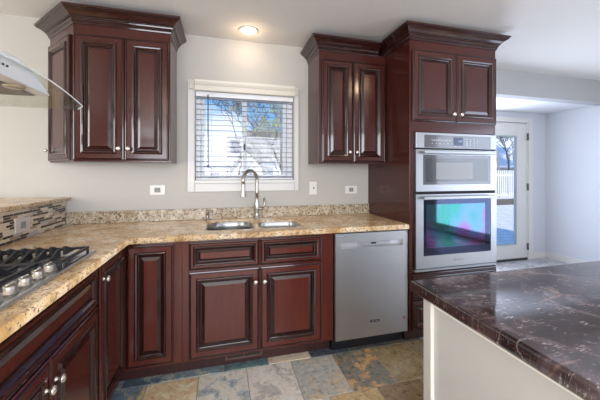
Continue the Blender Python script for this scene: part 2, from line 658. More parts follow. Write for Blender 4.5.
def tile(x0, x1, y0, y1, key):
    t = SPEC.get(key)
    if key[0] == 'n':
        t = random.choice([((.27, .28, .31), (.20, .20, .23)), ((.33, .33, .35), (.24, .24, .27)), ((.22, .22, .25), (.30, .30, .32))])
    if t is None:
        t = random.choice(PAL)
    t = [tuple(min(.8, x_ * f_) for x_, f_ in zip(c_, (1.68, 1.60, 1.50))) for c_ in t]
    s = (random.uniform(0, 40), random.uniform(0, 40), random.uniform(0, 9))
    bse = len(fv)
    e = .002
    for (a, c, z) in ((0, 0, -.001), (1, 0, -.001), (1, 1, -.001), (0, 1, -.001)):
        fv.append((x0 + G if a == 0 else x1 - G, y0 + G if c == 0 else y1 - G, -.004))
    for (a, c) in ((0, 0), (1, 0), (1, 1), (0, 1)):
        fv.append((x0 + G + e if a == 0 else x1 - G - e, y0 + G + e if c == 0 else y1 - G - e, 0))
    for k in range(4):
        k2 = (k + 1) % 4
        ff.append((bse + k, bse + k2, bse + 4 + k2, bse + 4 + k))
    ff.append((bse + 4, bse + 5, bse + 6, bse + 7))
    for _ in range(5):
        tone.append(t[0]); acc.append(t[1]); shf.append(s)


RH = .373
for ci in range(-4, 15):
    x = round(.135 + .3 * (ci - 5), 3)
    tile(x, x + .3, -.603, -.50, ('s', x))
for r in range(0, 14):
    off = -.015 if r % 2 == 0 else .135
    for ci in range(-16, 15):
        x = round(off + .3 * ci, 3)
        if x < -4.5 or x > NX:
            continue
        tile(x, min(x + .3, NX), -.603 - RH * (r + 1), -.603 - RH * r, (r, x))
for r in range(0, 4):
    for ci in range(4, 15):
        x = .135 + .3 * ci + (.15 if r % 2 else 0)
        if x > NX:
            continue
        tile(x, min(x + .3, NX), -.50 + RH * r, -.50 + RH * (r + 1), ('n', r, x))
me = bpy.data.meshes.new('floor')
nf = len(ff)
gb = len(fv)
fv += [(-4.62, -5.62, -.0035), (NX + .12, -5.62, -.0035), (NX + .12, NY + .12, -.0035), (-4.62, NY + .12, -.0035),
       (-4.62, -5.62, -.1), (NX + .12, -5.62, -.1), (NX + .12, NY + .12, -.1), (-4.62, NY + .12, -.1)]
ff += [(gb, gb + 1, gb + 2, gb + 3), (gb + 7, gb + 6, gb + 5, gb + 4), (gb, gb + 4, gb + 5, gb + 1), (gb + 1, gb + 5, gb + 6, gb + 2), (gb + 2, gb + 6, gb + 7, gb + 3), (gb + 3, gb + 7, gb + 4, gb)]
me.from_pydata(fv, [], ff)
me.materials.append(slate)
me.materials.append(grout)
for i, p in enumerate(me.polygons):
    p.material_index = 0 if i < nf else 1
for nm, data in (('tone', tone), ('accent', acc), ('shift', shf)):
    if nm == 'shift':
        a = me.attributes.new(nm, 'FLOAT_VECTOR', 'FACE')
        for i, c in enumerate(data):
            a.data[i].vector = c
    else:
        a = me.attributes.new(nm, 'FLOAT_COLOR', 'FACE')
        for i, c in enumerate(data):
            a.data[i].color = (*c, 1)
fl = bpy.data.objects.new('floor', me)
COL.objects.link(fl)
struct(fl)

# baseboards in the nook
def baseboard(name, pts_box):
    b = MB()
    for q in pts_box:
        b.box(*q)
    return struct(b.build(name, trim_m, bevel=.004))


baseboard('baseboard_nook', [(3.755, NX - .014, NY - .014, NY, 0, .10), (1.45, 2.70, NY - .014, NY, 0, .10)])
baseboard('baseboard_right', [(NX - .014, NX, -2.26, NY, 0, .10), (NX - .014, NX, -5.5, PY0 - .09, 0, .10)])

# ------------------------------------------------------------------ kitchen window
win = MB()
win.box(WX0 - .056, WX0, -.016, 0, 1.142, 2.066).box(WX1, WX1 + .042, -.016, 0, 1.142, 2.066)
win.box(WX0, WX1, -.016, 0, WZ1, 2.066).box(WX0, WX1, -.016, 0, 1.142, WZ0)
win.box(WX0 - .006, WX0, -.022, -.016, 1.142, 2.066).box(WX1, WX1 + .006, -.022, -.016, 1.142, 2.066)
window = struct(win.build('window_1', trim_m, bevel=.003))
MB().box(WX0 - .005, WX1 + .005, -.040, .05, 1.212, WZ0).build('window_sill', trim_m, window, bevel=.004)
fr = MB()
fy0, fy1 = .062, .118
fr.box(WX0, -.948, fy0, fy1, WZ0, WZ1).box(-.196, WX1, fy0, fy1, WZ0, WZ1)
fr.box(-.948, -.196, fy0, fy1, WZ0, WZ0 + .02).box(-.948, -.196, fy0, fy1, WZ1 - .022, WZ1)
fr.build('window_frame', vinyl_m, window, bevel=.003)
for (a, c, y0, z0, z1) in ((-.945, -.56, .072, 1.262, 1.960), (-.600, -.198, .094, 1.262, 1.960)):
    s = MB()
    y1 = y0 + .022
    s.box(a, a + .026, y0, y1, z0, z1).box(c - .03, c, y0, y1, z0, z1)
    s.box(a + .026, c - .03, y0, y1, z0, z0 + .022).box(a + .026, c - .03, y0, y1, z1 - .024, z1)
    sa = s.build('sash', vinyl_m, window, bevel=.003)
    MB().box(a + .024, c - .028, y0 + .009, y0 + .013, z0 + .02, z1 - .022).build('glass_pane', pane_m, sa)
latch = MB().box(-.588, -.572, .058, .072, 1.50, 1.56)
latch.build('latch', darkm, window, bevel=.003)

# blind
bl = thing('window_blind', 'white horizontal slat blind with cream valance, lowered over the kitchen window above the sink', 'blind', (-.57, .03, WZ0))
v = MB()
prof = [(0, 1.976), (.030, 1.976), (.034, 1.984), (.034, 2.018), (.040, 2.026), (.048, 2.044), (.050, 2.062), (0, 2.062)]
n = len(prof)
vs = [(WX0 - .001, -.017 - o, z) for o, z in prof] + [(WX1 + .001, -.017 - o, z) for o, z in prof]
v.add(vs, [list(range(n))[::-1], list(range(n, 2 * n))] + [(i, (i + 1) % n, n + (i + 1) % n, n + i) for i in range(n)])
for x0, x1 in ((WX0 - .040, WX0 - .003), (WX1 + .003, WX1 + .032)):
    v.box(x0, x1, -.030, -.0165, 1.990, 2.055)
v.build('valance', val_m, bl, bevel=.003)
MB().box(WX0 + .004, WX1 - .004, .002, .052, WZ1 - .045, WZ1 - .001).build('headrail', blind_m, bl, bevel=.003)
ns = 16
zs = [1.266 + i * (1.925 - 1.266) / (ns - 1) for i in range(ns)]
for z in zs:
    s = MB()
    M = T(0, .028, z) @ Matrix.Rotation(R(5.5), 4, 'X')
    x0, x1 = WX0 + .006, WX1 - .006
    pr = [(-.025, 0), (-.012, .0025), (.012, .0025), (.025, 0), (.012, .0003), (-.012, .0003)]
    pr = [(-.020, -.0010), (-.010, .0006), (.010, .0006), (.020, -.0010), (.020, .0006), (.010, .0022), (-.010, .0022), (-.020, .0006)]
    k = len(pr)
    vs = [(x0, y, q) for y, q in pr] + [(x1, y, q) for y, q in pr]
    s.add(vs, [list(range(k))[::-1], list(range(k, 2 * k))] + [(i, (i + 1) % k, k + (i + 1) % k, k + i) for i in range(k)], 0, False, M)
    s.build('slat', slat_shade_m, bl)
MB().box(WX0 + .006, WX1 - .006, .006, .050, WZ0 + .001, WZ0 + .016).build('bottom_rail', blind_m, bl, bevel=.003)
for x in (-.86, -.57, -.28):
    MB().tube([(x, .0035, WZ0 + .012), (x, .0035, WZ1 - .04)], .0011, 5).tube([(x, .0545, WZ0 + .012), (x, .0545, WZ1 - .04)], .0011, 5).build('ladder_cord', blind_m, bl)
MB().tube([(-.886, -.004, 1.955), (-.886, -.006, 1.90), (-.886, -.008, 1.345)], .0042, 8).build('tilt_wand', darkm, bl)

# ------------------------------------------------------------------ nook door, patio door, other windows
dr = MB()
dr.box(DX1 + .012, DX1 + .095, NY - .018, NY, 0, DZ1 + .075).box(DX0 - .085, DX0, NY - .018, NY, 0, DZ1 + .075)
dr.box(DX0, DX1 + .012, NY - .018, NY, DZ1 + .004, DZ1 + .075)
dr.box(DX1 - .003, DX1 + .012, NY - .008, NY + .1, 0, DZ1 + .004)
door = struct(dr.build('door_1', trim_m, bevel=.004))
d = MB()
a, c = DX0 + .002, DX1 - .004
gx0, gx1, gz0, gz1 = 2.98, 3.457, .235, 1.85
y0, y1 = NY + .002, NY + .045
d.box(a, gx0, y0, y1, .03, DZ1 - .004).box(gx1, c, y0, y1, .03, DZ1 - .004)
d.box(gx0, gx1, y0, y1, .03, gz0).box(gx0, gx1, y0, y1, gz1, DZ1 - .004)
lf = d.build('door_leaf', trim_m, door, bevel=.003)
d = MB()
d.box(gx0, gx0 + .022, y0 - .01, y0, gz0, gz1).box(gx1 - .022, gx1, y0 - .01, y0, gz0, gz1)
d.box(gx0 + .022, gx1 - .022, y0 - .01, y0, gz0, gz0 + .022).box(gx0 + .022, gx1 - .022, y0 - .01, y0, gz1 - .022, gz1)
d.build('glazing_bead', mat('aged green grey bead', (.34, .42, .42), .35), lf, bevel=.003)
MB().box(gx0 + .001, gx1 - .001, y0 + .015, y0 + .022, gz0, gz1).build('glass_pane', pane_m, lf)
for z in (.20, 1.09, 1.84):
    MB().box(DX1 - .010, DX1 + .010, NY - .022, NY - .004, z - .05, z + .05).tube([(DX1, NY - .024, z - .052), (DX1, NY - .024, z + .052)], .006, 8).build('hinge', mat('hinge grey', (.16, .16, .18), .4, .6), door)
MB().box(DX0, DX1, NY - .01, NY + .12, .0, .03).build('threshold', mat('dark threshold', (.03, .03, .032), .5), door)


def frame_window(name, axis, pos, a0, a1, z0, z1, out, mull=1):
    b = MB()
    t = .05
    cells = [(a0, a0 + t), (a1 - t, a1)] + [(a0 + (a1 - a0) * i / (mull + 1) - t / 2, a0 + (a1 - a0) * i / (mull + 1) + t / 2) for i in range(1, mull + 1)]
    p0, p1 = sorted((pos, pos + out * .06))
    for c0, c1 in cells:
        if axis == 'y':
            b.box(p0, p1, c0, c1, z0, z1)
        else:
            b.box(c0, c1, p0, p1, z0, z1)
    for q0, q1 in ((z0, z0 + t), (z1 - t, z1)):
        if axis == 'y':
            b.box(p0, p1, a0 + t, a1 - t, q0, q1)
        else:
            b.box(a0 + t, a1 - t, p0, p1, q0, q1)
    o = struct(b.build(name, vinyl_m, bevel=.004))
    g = MB()
    q = pos + out * .03
    if axis == 'y':
        g.box(q - .003, q + .003, a0 + t, a1 - t, z0 + t, z1 - t)
    else:
        g.box(a0 + t, a1 - t, q - .003, q + .003, z0 + t, z1 - t)
    g.build('glass_pane', pane_m, o)


frame_window('door_2', 'y', NX + .03, PY0, PY1, 0.002, PZ, 1)
frame_window('window_2', 'x', -5.53, FX0, FX1, FZ0, FZ1, -1, 2)
frame_window('window_3', 'y', -4.53, SY0, SY1, SZ0, SZ1, -1)

# ------------------------------------------------------------------ cabinet helpers
DOOR = [(0, 0), (0, .014), (.004, .019), (.009, .0205), (.011, .0180), (.013, .0180), (.0155, .0205), (.044, .0205),
        (.047, .0265), (.053, .0290), (.060, .0270), (.067, .0180), (.071, .0160), (.074, .0105), (.077, .0105),
        (.097, .0185), (.099, .0185)]
DM = [2, 0, 2, 1, 1, 2, 0, 1, 2, 2, 2, 2, 1, 1, 2, 0, 0]
DRAW = [(0, 0), (0, .014), (.004, .019), (.009, .0205), (.011, .018), (.013, .018), (.015, .0205), (.026, .0205),
        (.029, .026), (.034, .028), (.040, .026), (.047, .018), (.050, .012), (.054, .0105), (.057, .0105), (.070, .0185), (.072, .0185)]


def scaled(prof, s):
    return [(i * s, o) for i, o in prof]


def cab_door(x0, x1, z0, z1, M, parent, prof=DOOR, name='door', knob=None, mm=DM, field=None):
    """M maps the face plane: local x along, z up, -y out"""
    mx = min(x1 - x0, z1 - z0) / 2 - .004
    s = min(1, mx / prof[-1][0])
    o = MB().rings(x1 - x0, z1 - z0, scaled(prof, s), M @ T(x0, 0, z0), mm).build(name, [field or (cherry_shade if parent.name.startswith(('wall_cabinet', 'oven_cabinet')) else cherry), glaze, cherry_d], parent)
    if knob:
        kx, kz = knob
        KM = M @ T(kx, -.0195, kz) @ Matrix.Rotation(R(90), 4, 'X')
        MB().lathe([(.009, 0), (.008, .003), (.0052, .006), (.005, .013), (.010, .017), (.0145, .020), (.0150, .024), (.012, .0285), (.005, .031), (.0005, .0315)], KM, 18).build('knob', knob_m, o)
    return o


CROWN = [(0.000, -.012), (.004, -.010), (.006, -.002), (.010, .002), (.010, .012), (.016, .018), (.018, .026), (.024, .028), (.024, .034), (.030, .038), (.042, .052),
         (.058, .062), (.066, .066), (.066, .072), (.074, .076), (.076, .088)]


def crown(path, z, parent, closed_back=None, mats=(cherry_d, glaze)):
    """sweep CROWN along a plan path; outwards is to the right of travel... computed by normals"""
    P = [Vector((x, y)) for x, y in path]
    nrm = []
    for i in range(len(P) - 1):
        d_ = (P[i + 1] - P[i]).normalized()
        nrm.append(Vector((d_.y, -d_.x)))
    off = []
    for i in range(len(P)):
        if i == 0:
            off.append(nrm[0])
        elif i == len(P) - 1:
            off.append(nrm[-1])
        else:
            m_ = (nrm[i - 1] + nrm[i]).normalized()
            off.append(m_ / max(.2, m_.dot(nrm[i])))
    # keep the ends flush to the wall plane
    b = MB()
    vs, fs = [], []
    prof = CROWN + [(0, .088)]
    n = len(prof)
    for i, p in enumerate(P):
        for o_, zz in prof:
            q = p + off[i] * o_
            if i in (0, len(P) - 1) and abs(p.y) < 1e-3:
                q = Vector((q.x, 0))
                if i == len(P) - 1 or i == 0:
                    nn = nrm[0] if i == 0 else nrm[-1]
                    if abs(nn.x) > .01:
                        q = Vector((p.x + o_ / nn.x, 0))
            vs.append((q.x, q.y - .0008, z + zz))
    mi = []
    for i in range(len(P) - 1):
        for k in range(n):
            k2 = (k + 1) % n
            fs.append((i * n + k, i * n + k2, (i + 1) * n + k2, (i + 1) * n + k))
            mi.append(1 if k in (3, 6, 8, 12) else 0)
    fs.append(list(range(n)))
    mi.append(0)
    fs.append([(len(P) - 1) * n + k for k in range(n)][::-1])
    mi.append(0)
    b.add(vs, fs, mi)
    return b.build('crown_moulding', list(mats), parent)


def rope(path, z, parent, o_=.0245):
    """beaded rope strip set in the crown"""
    P = [Vector((x, y)) for x, y in path]
    b = MB()
    for i in range(len(P) - 1):
        d_ = P[i + 1] - P[i]
        n_ = Vector((d_.y, -d_.x)).normalized()
        l_ = d_.length
        k = int(l_ / .013)
        for j in range(k):
            c_ = P[i] + d_ * ((j + .5) / k) + n_ * o_
            t_ = d_.normalized() * .0045
            b.tube([(c_.x - t_.x, c_.y - t_.y, z - .003), (c_.x + t_.x, c_.y + t_.y, z + .003)], .0032, 6)
    return b.build('rope_trim', cherry_d, parent)


FR = -.315
TOPZ = 2.303
# ---- left wall cabinet
lc = thing('wall_cabinet', 'dark cherry wall cabinet left of the window, two doors and an angled end door', 'cabinet', (-1.5, 0, 1.375))
LX0, LX1, LXD = -1.728, -1.130, -2.008
MB().prism([(LX1, 0), (LX1, FR), (LX0, FR), (LXD, 0)][::-1], 1.375, TOPZ).build('body', cherry_shade, lc, bevel=.002)
M = face_M(0, FR, 0)
cab_door(LX0 + .004, -1.4215, 1.385, 2.225, M, lc, knob=(-1.450, 1.465))
cab_door(-1.4185, LX1 - .006, 1.385, 2.225, M, lc, knob=(-1.392, 1.465))
dv = Vector((LX0 - LXD, FR))
ang = math.atan2(dv.y, dv.x)
MD = face_M(LXD, 0, 0, ang)
cab_door(.022, dv.length - .022, 1.385, 2.225, MD, lc, prof=scaled(DOOR, .9), knob=(.050, 1.462))
path = [(LXD, 0), (LX0, FR), (LX1, FR), (LX1, 0)]
crown(path, 2.303, lc)
rope([(LX0 - .01, FR), (LX1 + .02, FR)], 2.303 + .031, lc)
rope([(LXD + .03, -.03), (LX0, FR)], 2.303 + .031, lc)
# ---- right wall cabinet
rc = thing('wall_cabinet', 'dark cherry two-door wall cabinet between the window and the tall oven cabinet', 'cabinet', (.28, 0, 1.378))
RX0, RX1 = -.012, .5905
MB().box(RX0, RX1, FR, 0, 1.378, TOPZ).build('body', cherry_shade, rc, bevel=.002)
cab_door(.008, .2805, 1.388, 2.225, M, rc, knob=(.245, 1.471))
cab_door(.2835, .578, 1.388, 2.225, M, rc, knob=(.310, 1.471))
crown([(RX0, 0), (RX0, FR), (.515, FR)], 2.303, rc)
# ---- tall oven cabinet
TX0, TX1, TY = .5915, 1.397, -.655
tcb = thing('oven_cabinet', 'tall dark cherry cabinet housing the built-in double oven, beside the nook opening', 'cabinet', (1.0, -.33, 0))
b = MB()
b.box(TX0, .627, TY, 0, .105, 2.312).box(1.383, TX1, TY, 0, .105, 2.312)
b.box(.627, 1.383, TY, 0, 1.612, 2.312).box(.627, 1.383, TY, 0, .105, .556).box(.627, 1.383, -.02, 0, .556, 1.612)
b.build('body', cherry_shade, tcb, bevel=.002)
MB().box(TX0 + .01, TX1 - .01, TY + .08, 0, 0, .105).build('toe_kick', toe_m, tcb)
MT = face_M(0, TY, 0)
cab_door(.606, .9945, 1.690, 2.232, MT, tcb, knob=(.962, 1.752))
cab_door(.9975, 1.389, 1.690, 2.232, MT, tcb, knob=(1.030, 1.752))
cab_door(.606, 1.389, .345, .545, MT, tcb, prof=DRAW, name='drawer', knob=(.998, .445))
cab_door(.606, 1.389, .122, .335, MT, tcb, prof=DRAW, name='drawer', knob=(.998, .228))
crown([(TX0, -.0), (TX0, TY), (TX1, TY), (TX1, 0)], 2.312, tcb)
rope([(TX0, TY), (TX1, TY)], 2.312 + .031, tcb)

# ------------------------------------------------------------------ base cabinets
BF = -.607
LFX = -1.350     # face frame plane of the left run
# corner cabinet, L shaped
cc = thing('corner_cabinet', 'dark cherry L-shaped corner base cabinet with two doors meeting at the inside corner', 'cabinet', (-1.6, -.35, 0))
poly = [(-1.895, -.002), (-1.0165, -.002), (-1.0165, BF), (LFX, BF), (LFX, -1.003), (-1.895, -1.003)]
MB().prism(poly, .105, .8755).build('body', cherry, cc, bevel=.0015)
MB().prism([(-1.895, -.002), (-1.0165, -.002), (-1.0165, -.527), (-1.425, -.527), (-1.425, -1.003), (-1.895, -1.003)], 0, .105).build('toe_kick', toe_m, cc)
MBk = face_M(0, BF, 0)
cab_door(-1.328, -1.062, .122, .862, MBk, cc)
ML = face_M(LFX, 0, 0, R(90))        # local x -> +Y, -y -> +X
cab_door(-.998, -.632, .122, .862, ML, cc, knob=(-.966, .785))
# sink cabinet
sc = thing('sink_cabinet', 'dark cherry sink base cabinet with two false drawer fronts above two doors', 'cabinet', (-.53, -.35, 0))
b = MB()
b.box(-1.016, -.004, -.585, -.002, .105, .64).box(-1.016, -.004, BF, -.585, .105, .8755)
b.box(-1.016, -.985, -.585, -.002, .64, .8755).box(-.035, -.004, -.585, -.002, .64, .8755)
b.build('body', cherry, sc, bevel=.0015)
MB().box(-1.016, -.004, -.527, -.002, 0, .105).build('toe_kick', toe_m, sc)
cab_door(-.975, -.5315, .684, .862, MBk, sc, prof=DRAW, name='drawer_front')
cab_door(-.5275, -.094, .684, .862, MBk, sc, prof=DRAW, name='drawer_front')
cab_door(-.975, -.5315, .122, .674, MBk, sc, knob=(-.560, .582))
cab_door(-.5275, -.094, .122, .674, MBk, sc, knob=(-.499, .580))
# cooktop cabinet
ck = thing('cooktop_cabinet', 'dark cherry base cabinet under the cooktop with one long drawer panel above two doors', 'cabinet', (-1.6, -1.45, 0))
b = MB()
b.box(-1.895, LFX, -1.84, -1.005, .105, .76).box(-1.375, LFX, -1.84, -1.005, .76, .8755)
b.build('body', cherry, ck, bevel=.0015)
MB().box(-1.895, -1.425, -1.84, -1.005, 0, .105).build('toe_kick', toe_m, ck)
cab_door(-1.822, -1.022, .684, .862, ML, ck, prof=DRAW, name='drawer_front')
cab_door(-1.420, -1.022, .122, .674, ML, ck, knob=(-1.392, .585))
cab_door(-1.822, -1.424, .122, .674, ML, ck, knob=(-1.452, .585))
eb = thing('base_cabinet', 'dark cherry base cabinet at the near end of the cooktop run', 'cabinet', (-1.6, -2.1, 0))
MB().box(-1.895, LFX, -2.44, -1.842, .105, .8755).build('body', cherry, eb, bevel=.0015)
MB().box(-1.895, -1.425, -2.44, -1.842, 0, .105).build('toe_kick', toe_m, eb)
cab_door(-2.43, -1.852, .684, .862, ML, eb, prof=DRAW, name='drawer', knob=(-2.14, .773))
cab_door(-2.43, -1.852, .122, .674, ML, eb, knob=(-1.885, .585))

# ------------------------------------------------------------------ countertop
def arc(cx, cy, r, a0, a1, n=8):
    return [(cx + r * cos(R(a0 + (a1 - a0) * i / n)), cy + r * sin(R(a0 + (a1 - a0) * i / n))) for i in range(n + 1)]


def rrect(x0, x1, y0, y1, rs):
    r1, r2, r3, r4 = rs      # bl, br, tr, tl
    return arc(x0 + r1, y0 + r1, r1, 180, 270) + arc(x1 - r2, y0 + r2, r2, 270, 360) + arc(x1 - r3, y1 - r3, r3, 0, 90) + arc(x0 + r4, y1 - r4, r4, 90, 180)


BAS1 = rrect(-.880, -.548, -.528, -.095, (.06, .06, .13, .15))
BAS2 = rrect(-.505, -.195, -.528, -.205, (.05, .05, .07, .07))
outl = [(-1.897, -.001), (.5905, -.001), (.5905, -.652), (.582, -.661), (-1.300, -.661), (-1.300, -2.47), (-1.897, -2.47)]
cook_hole = [(-1.84, -1.83), (-1.39, -1.83), (-1.39, -.99), (-1.84, -.99)]
ct = slab('countertop', outl, [BAS1, BAS2, cook_hole], .8765, .914, granite, .008)
tag(ct, 'golden speckled granite L-shaped countertop holding the sink and the cooktop', 'countertop')
bs = MB().box(-1.895, .589, -.030, -.001, .9145, 1.005).build('backsplash', backgran, bevel=.003)
tag(bs, 'low speckled granite upstand along the wall behind the sink', 'backsplash')

# sink basins
sk = thing('sink', 'double-bowl undermount stainless steel sink set in the granite below the window', 'sink', (-.53, -.3, .70))


def basin(outline, depth, parent, name):
    cxm = sum(p[0] for p in outline) / len(outline)
    cym = sum(p[1] for p in outline) / len(outline)
    b = MB()
    lv = [(1.0, -.0370), (.992, -.0120), (.985, -.0135), (.982, -.06), (.975, -depth + .05), (.93, -depth + .015), (.86, -depth), (.12, -depth - .006)]
    n = len(outline)
    vs, fs = [], []
    for s, dz in lv:
        for x, y in outline:
            vs.append((cxm + (x - cxm) * s, cym + (y - cym) * s, .914 + dz))
    for i in range(len(lv) - 1):
        for k in range(n):
            k2 = (k + 1) % n
            fs.append((i * n + k, i * n + k2, (i + 1) * n + k2, (i + 1) * n + k))
    fs.append([(len(lv) - 1) * n + k for k in range(n)])
    b.add(vs, fs, 0, True)
    o = b.build(name, sinksteel, parent)
    MB().lathe([(.045, 0), (.044, .003), (.032, .004), (.030, -.002), (.001, -.002)], T(cxm, cym, .914 - depth - .004), 20).build('drain', chrome, o)
    return o


basin(BAS1, .21, sk, 'bowl')
basin(BAS2, .17, sk, 'bowl')

# faucet
fc = thing('faucet', 'brushed nickel gooseneck pull-down faucet standing behind the sink', 'faucet', (-.486, -.068, .914))
FX, FY = -.486, -.068
MB().lathe([(.026, 0), (.026, .006), (.019, .012), (.0175, .05), (.021, .075), (.022, .11), (.018, .135), (.014, .155), (.0125, .19)], T(FX, FY, .914), 24).build('body', chrome, fc)
tip = Vector((-.614, -.262, 1.205))
pts = []
base = Vector((FX, FY, 1.10))
for i in range(5):
    pts.append(base + Vector((0, 0, .035 * i)))
c0 = pts[-1]
dxy = Vector((tip.x - FX, tip.y - FY, 0))
rr = dxy.length / 2
ctr = Vector((FX, FY, 1.24)) + dxy / 2
pts = [p for p in pts if p.z < 1.235]
for i in range(13):
    a_ = pi * i / 12
    pts.append(ctr - dxy.normalized() * rr * cos(a_) + Vector((0, 0, .078 * sin(a_))))
pts.append(Vector((tip.x, tip.y, 1.215)))
MB().tube(pts, .0135, 12).build('spout', chrome, fc)
MB().lathe([(.0145, .105), (.0155, .095), (.0158, .055), (.019, .03), (.024, .004), (.024, 0), (.016, 0)], T(tip.x, tip.y, 1.113), 18).build('spray_head', chrome, fc)
h = MB()
h.tube([(FX + .012, FY, .995), (FX + .045, FY - .008, .997)], [.016, .013], 12)
h.tube([(FX + .038, FY - .006, .997), (FX + .062, FY - .012, 1.02), (FX + .060, FY - .016, 1.09)], [.011, .009, .0075], 10)
h.build('handle', chrome, fc)

sd = thing('soap_dispenser', 'small nickel soap dispenser at the left rear of the sink', 'soap dispenser', (-.888, -.075, .914))
MB().lathe([(.020, 0), (.019, .006), (.011, .012), (.010, .055), (.014, .06), (.014, .074), (.008, .078)], T(-.888, -.075, .914), 18).build('body', mat('aged nickel', (.34, .30, .27), .3, .9), sd)
MB().tube([(-.888, -.075, .983), (-.862, -.095, .986), (-.842, -.11, .972)], .006, 8).build('nozzle', chrome, sd)

# ------------------------------------------------------------------ cooktop
cooksteel = mat('cooktop steel', (.50, .52, .56), .24, 1.0)
cook = thing('cooktop', 'stainless five-knob gas cooktop with black iron grates set in the granite', 'cooktop', (-1.615, -1.41, .914))
CX0, CX1, CY0, CY1 = -1.865, -1.364, -1.865, -.955
MB().box(CX0, CX1, CY0, CY1, .9145, .922).build('tray', cooksteel, cook, bevel=.004)
t = MB()
t.box(CX1 - .014, CX1, CY0, CY1, .922, .927)
t.build('front_rim', cooksteel, cook, bevel=.002)
for i in range(5):
    y = -1.247 - i * .0735
    k = MB()
    k.lathe([(.024, 0), (.024, .003), (.0205, .005), (.0195, .021), (.0175, .025), (.0005, .026)], T(-1.418, y, .922), 24)
    kn = k.build('knob', chrome, cook)
    MB().box(-1.4215, -1.4145, y - .018, y + .018, .948, .953).build('grip', knob_m, kn, bevel=.0015)
for (x, y, r) in ((-1.51, -1.09, .034), (-1.74, -1.09, .045), (-1.70, -1.41, .055), (-1.51, -1.73, .034), (-1.74, -1.73, .045)):
    bb = MB().lathe([(r * 1.35, 0), (r * 1.3, .006), (r, .008), (r, .014)], T(x, y, .922), 24).build('burner', mat('burner alloy', (.25, .25, .26), .45, .8) if 'burner alloy' not in bpy.data.materials else bpy.data.materials['burner alloy'], cook)
    MB().lathe([(r * .85, .014), (r * .85, .021), (r * .7, .024), (.0005, .025)], T(x, y, .922), 24).build('burner_cap', iron, bb)


def grate(x0, x1, y0, y1):
    g = MB()
    z0, z1 = .938, .950
    w_ = .005
    for y in (y0, y1):
        g.box(x0, x1, y - w_, y + w_, z0, z1)
    for x in (x0, x1):
        g.box(x - w_, x + w_, y0, y1, z0, z1)
    for x in (x0, x1):
        for y in (y0, y1):
            g.box(x - w_, x + w_, y - w_, y + w_, .922, z1)
    nx = int(round((x1 - x0) / .052))
    ym = (y0 + y1) / 2
    for i in range(1, nx):
        x = x0 + (x1 - x0) * i / nx
        for ya, yb in ((y1, ym + .018), (y0, ym - .018)):
            # finger bar that rises to a wedge tip over the burner
            s = -1 if yb < ya else 1
            P = [(ya, z0), (yb, z0 + .002), (yb, .976), (yb - s * .012, .977), (yb - s * .080, z1), (ya, z1)]
            vs = [(x - .0048, p[0], p[1]) for p in P] + [(x + .0048, p[0], p[1]) for p in P]
            n_ = len(P)
            g.add(vs, [list(range(n_))[::-1], list(range(n_, 2 * n_))] + [(q, (q + 1) % n_, n_ + (q + 1) % n_, n_ + q) for q in range(n_)])
    xm = (x0 + x1) / 2
    g.box(xm - w_, xm + w_, y0, y1, z0, z1)
    return g.build('grate', iron, cook, bevel=.0012, seg=1)


grate(-1.845, -1.393, -1.222, -.975)
grate(-1.845, -1.470, -1.555, -1.236)
grate(-1.845, -1.393, -1.845, -1.570)

# ------------------------------------------------------------------ raised bar behind the cooktop
hw = MB().box(-2.045, -1.9, -2.49, -.001, 0, 1.094)
struct(hw.build('wall_bar', wall_m))
mo = MB().box(-1.8995, -1.8975, -2.47, -.032, .9145, 1.0935).build('mosaic_backsplash', mosaic)
tag(mo, 'strip mosaic backsplash of brown and cream tiles on the raised bar wall', 'backsplash')
bt = slab('bar_top', [(-2.42, -.001), (-1.885, -.001), (-1.870, -.012), (-1.870, -2.52), (-2.42, -2.52)], [], 1.0945, 1.120, granite, .008)
tag(bt, 'golden granite bar ledge raised above the mosaic backsplash', 'bar top')
# outlets
def outlet(name, label, M, w_, h_, pm, kind):
    o = thing(name, label, 'outlet', tuple(M.to_translation()))
    MB().box(-w_ / 2, w_ / 2, -.006, -.0003, -h_ / 2, h_ / 2, 0, M).build('cover_plate', pm, o, bevel=.002)
    if kind == 'double':
        MB().box(-.022, .022, -.0085, -.006, -.019, .019, 0, M).build('insert', outlet_g, o, bevel=.001)
        s = MB()
        for sx in (-.010, .010):
            for dx, dz, hh in ((-.003, .006, .004), (.003, .006, .004), (0, -.003, .0015)):
                s.box(sx + dx - .0008, sx + dx + .0008, -.0088, -.0084, dz - hh, dz + hh, 0, M)
        s.build('socket_slots', darkm, o)
    else:
        MB().box(-.014, .014, -.0085, -.006, -.024, .024, 0, M).build('switch', plate_m, o, bevel=.001)
        MB().lathe([(.0075, 0), (.0070, .003), (.0005, .0035)], M @ T(.004, -.0086, .002) @ Matrix.Rotation(R(90), 4, 'X'), 12).build('dial', darkm, o)


outlet('wall_outlet', 'white horizontal outlet with grey sockets on the wall left of the window', face_M(-1.275, 0, 1.162), .112, .076, plate_m, 'double')
outlet('wall_switch', 'white vertical switch plate with a black dot just right of the window', face_M(.035, 0, 1.161), .072, .118, plate_m, 'dial')
outlet('wall_outlet', 'white horizontal outlet with grey sockets beside the tall oven cabinet', face_M(.412, 0, 1.141), .118, .074, plate_m, 'double')
outlet('wall_outlet', 'beige outlet plate set in the strip mosaic behind the cooktop', face_M(-1.8975, -.523, .998, R(90)), .135, .082, plate_s, 'double')

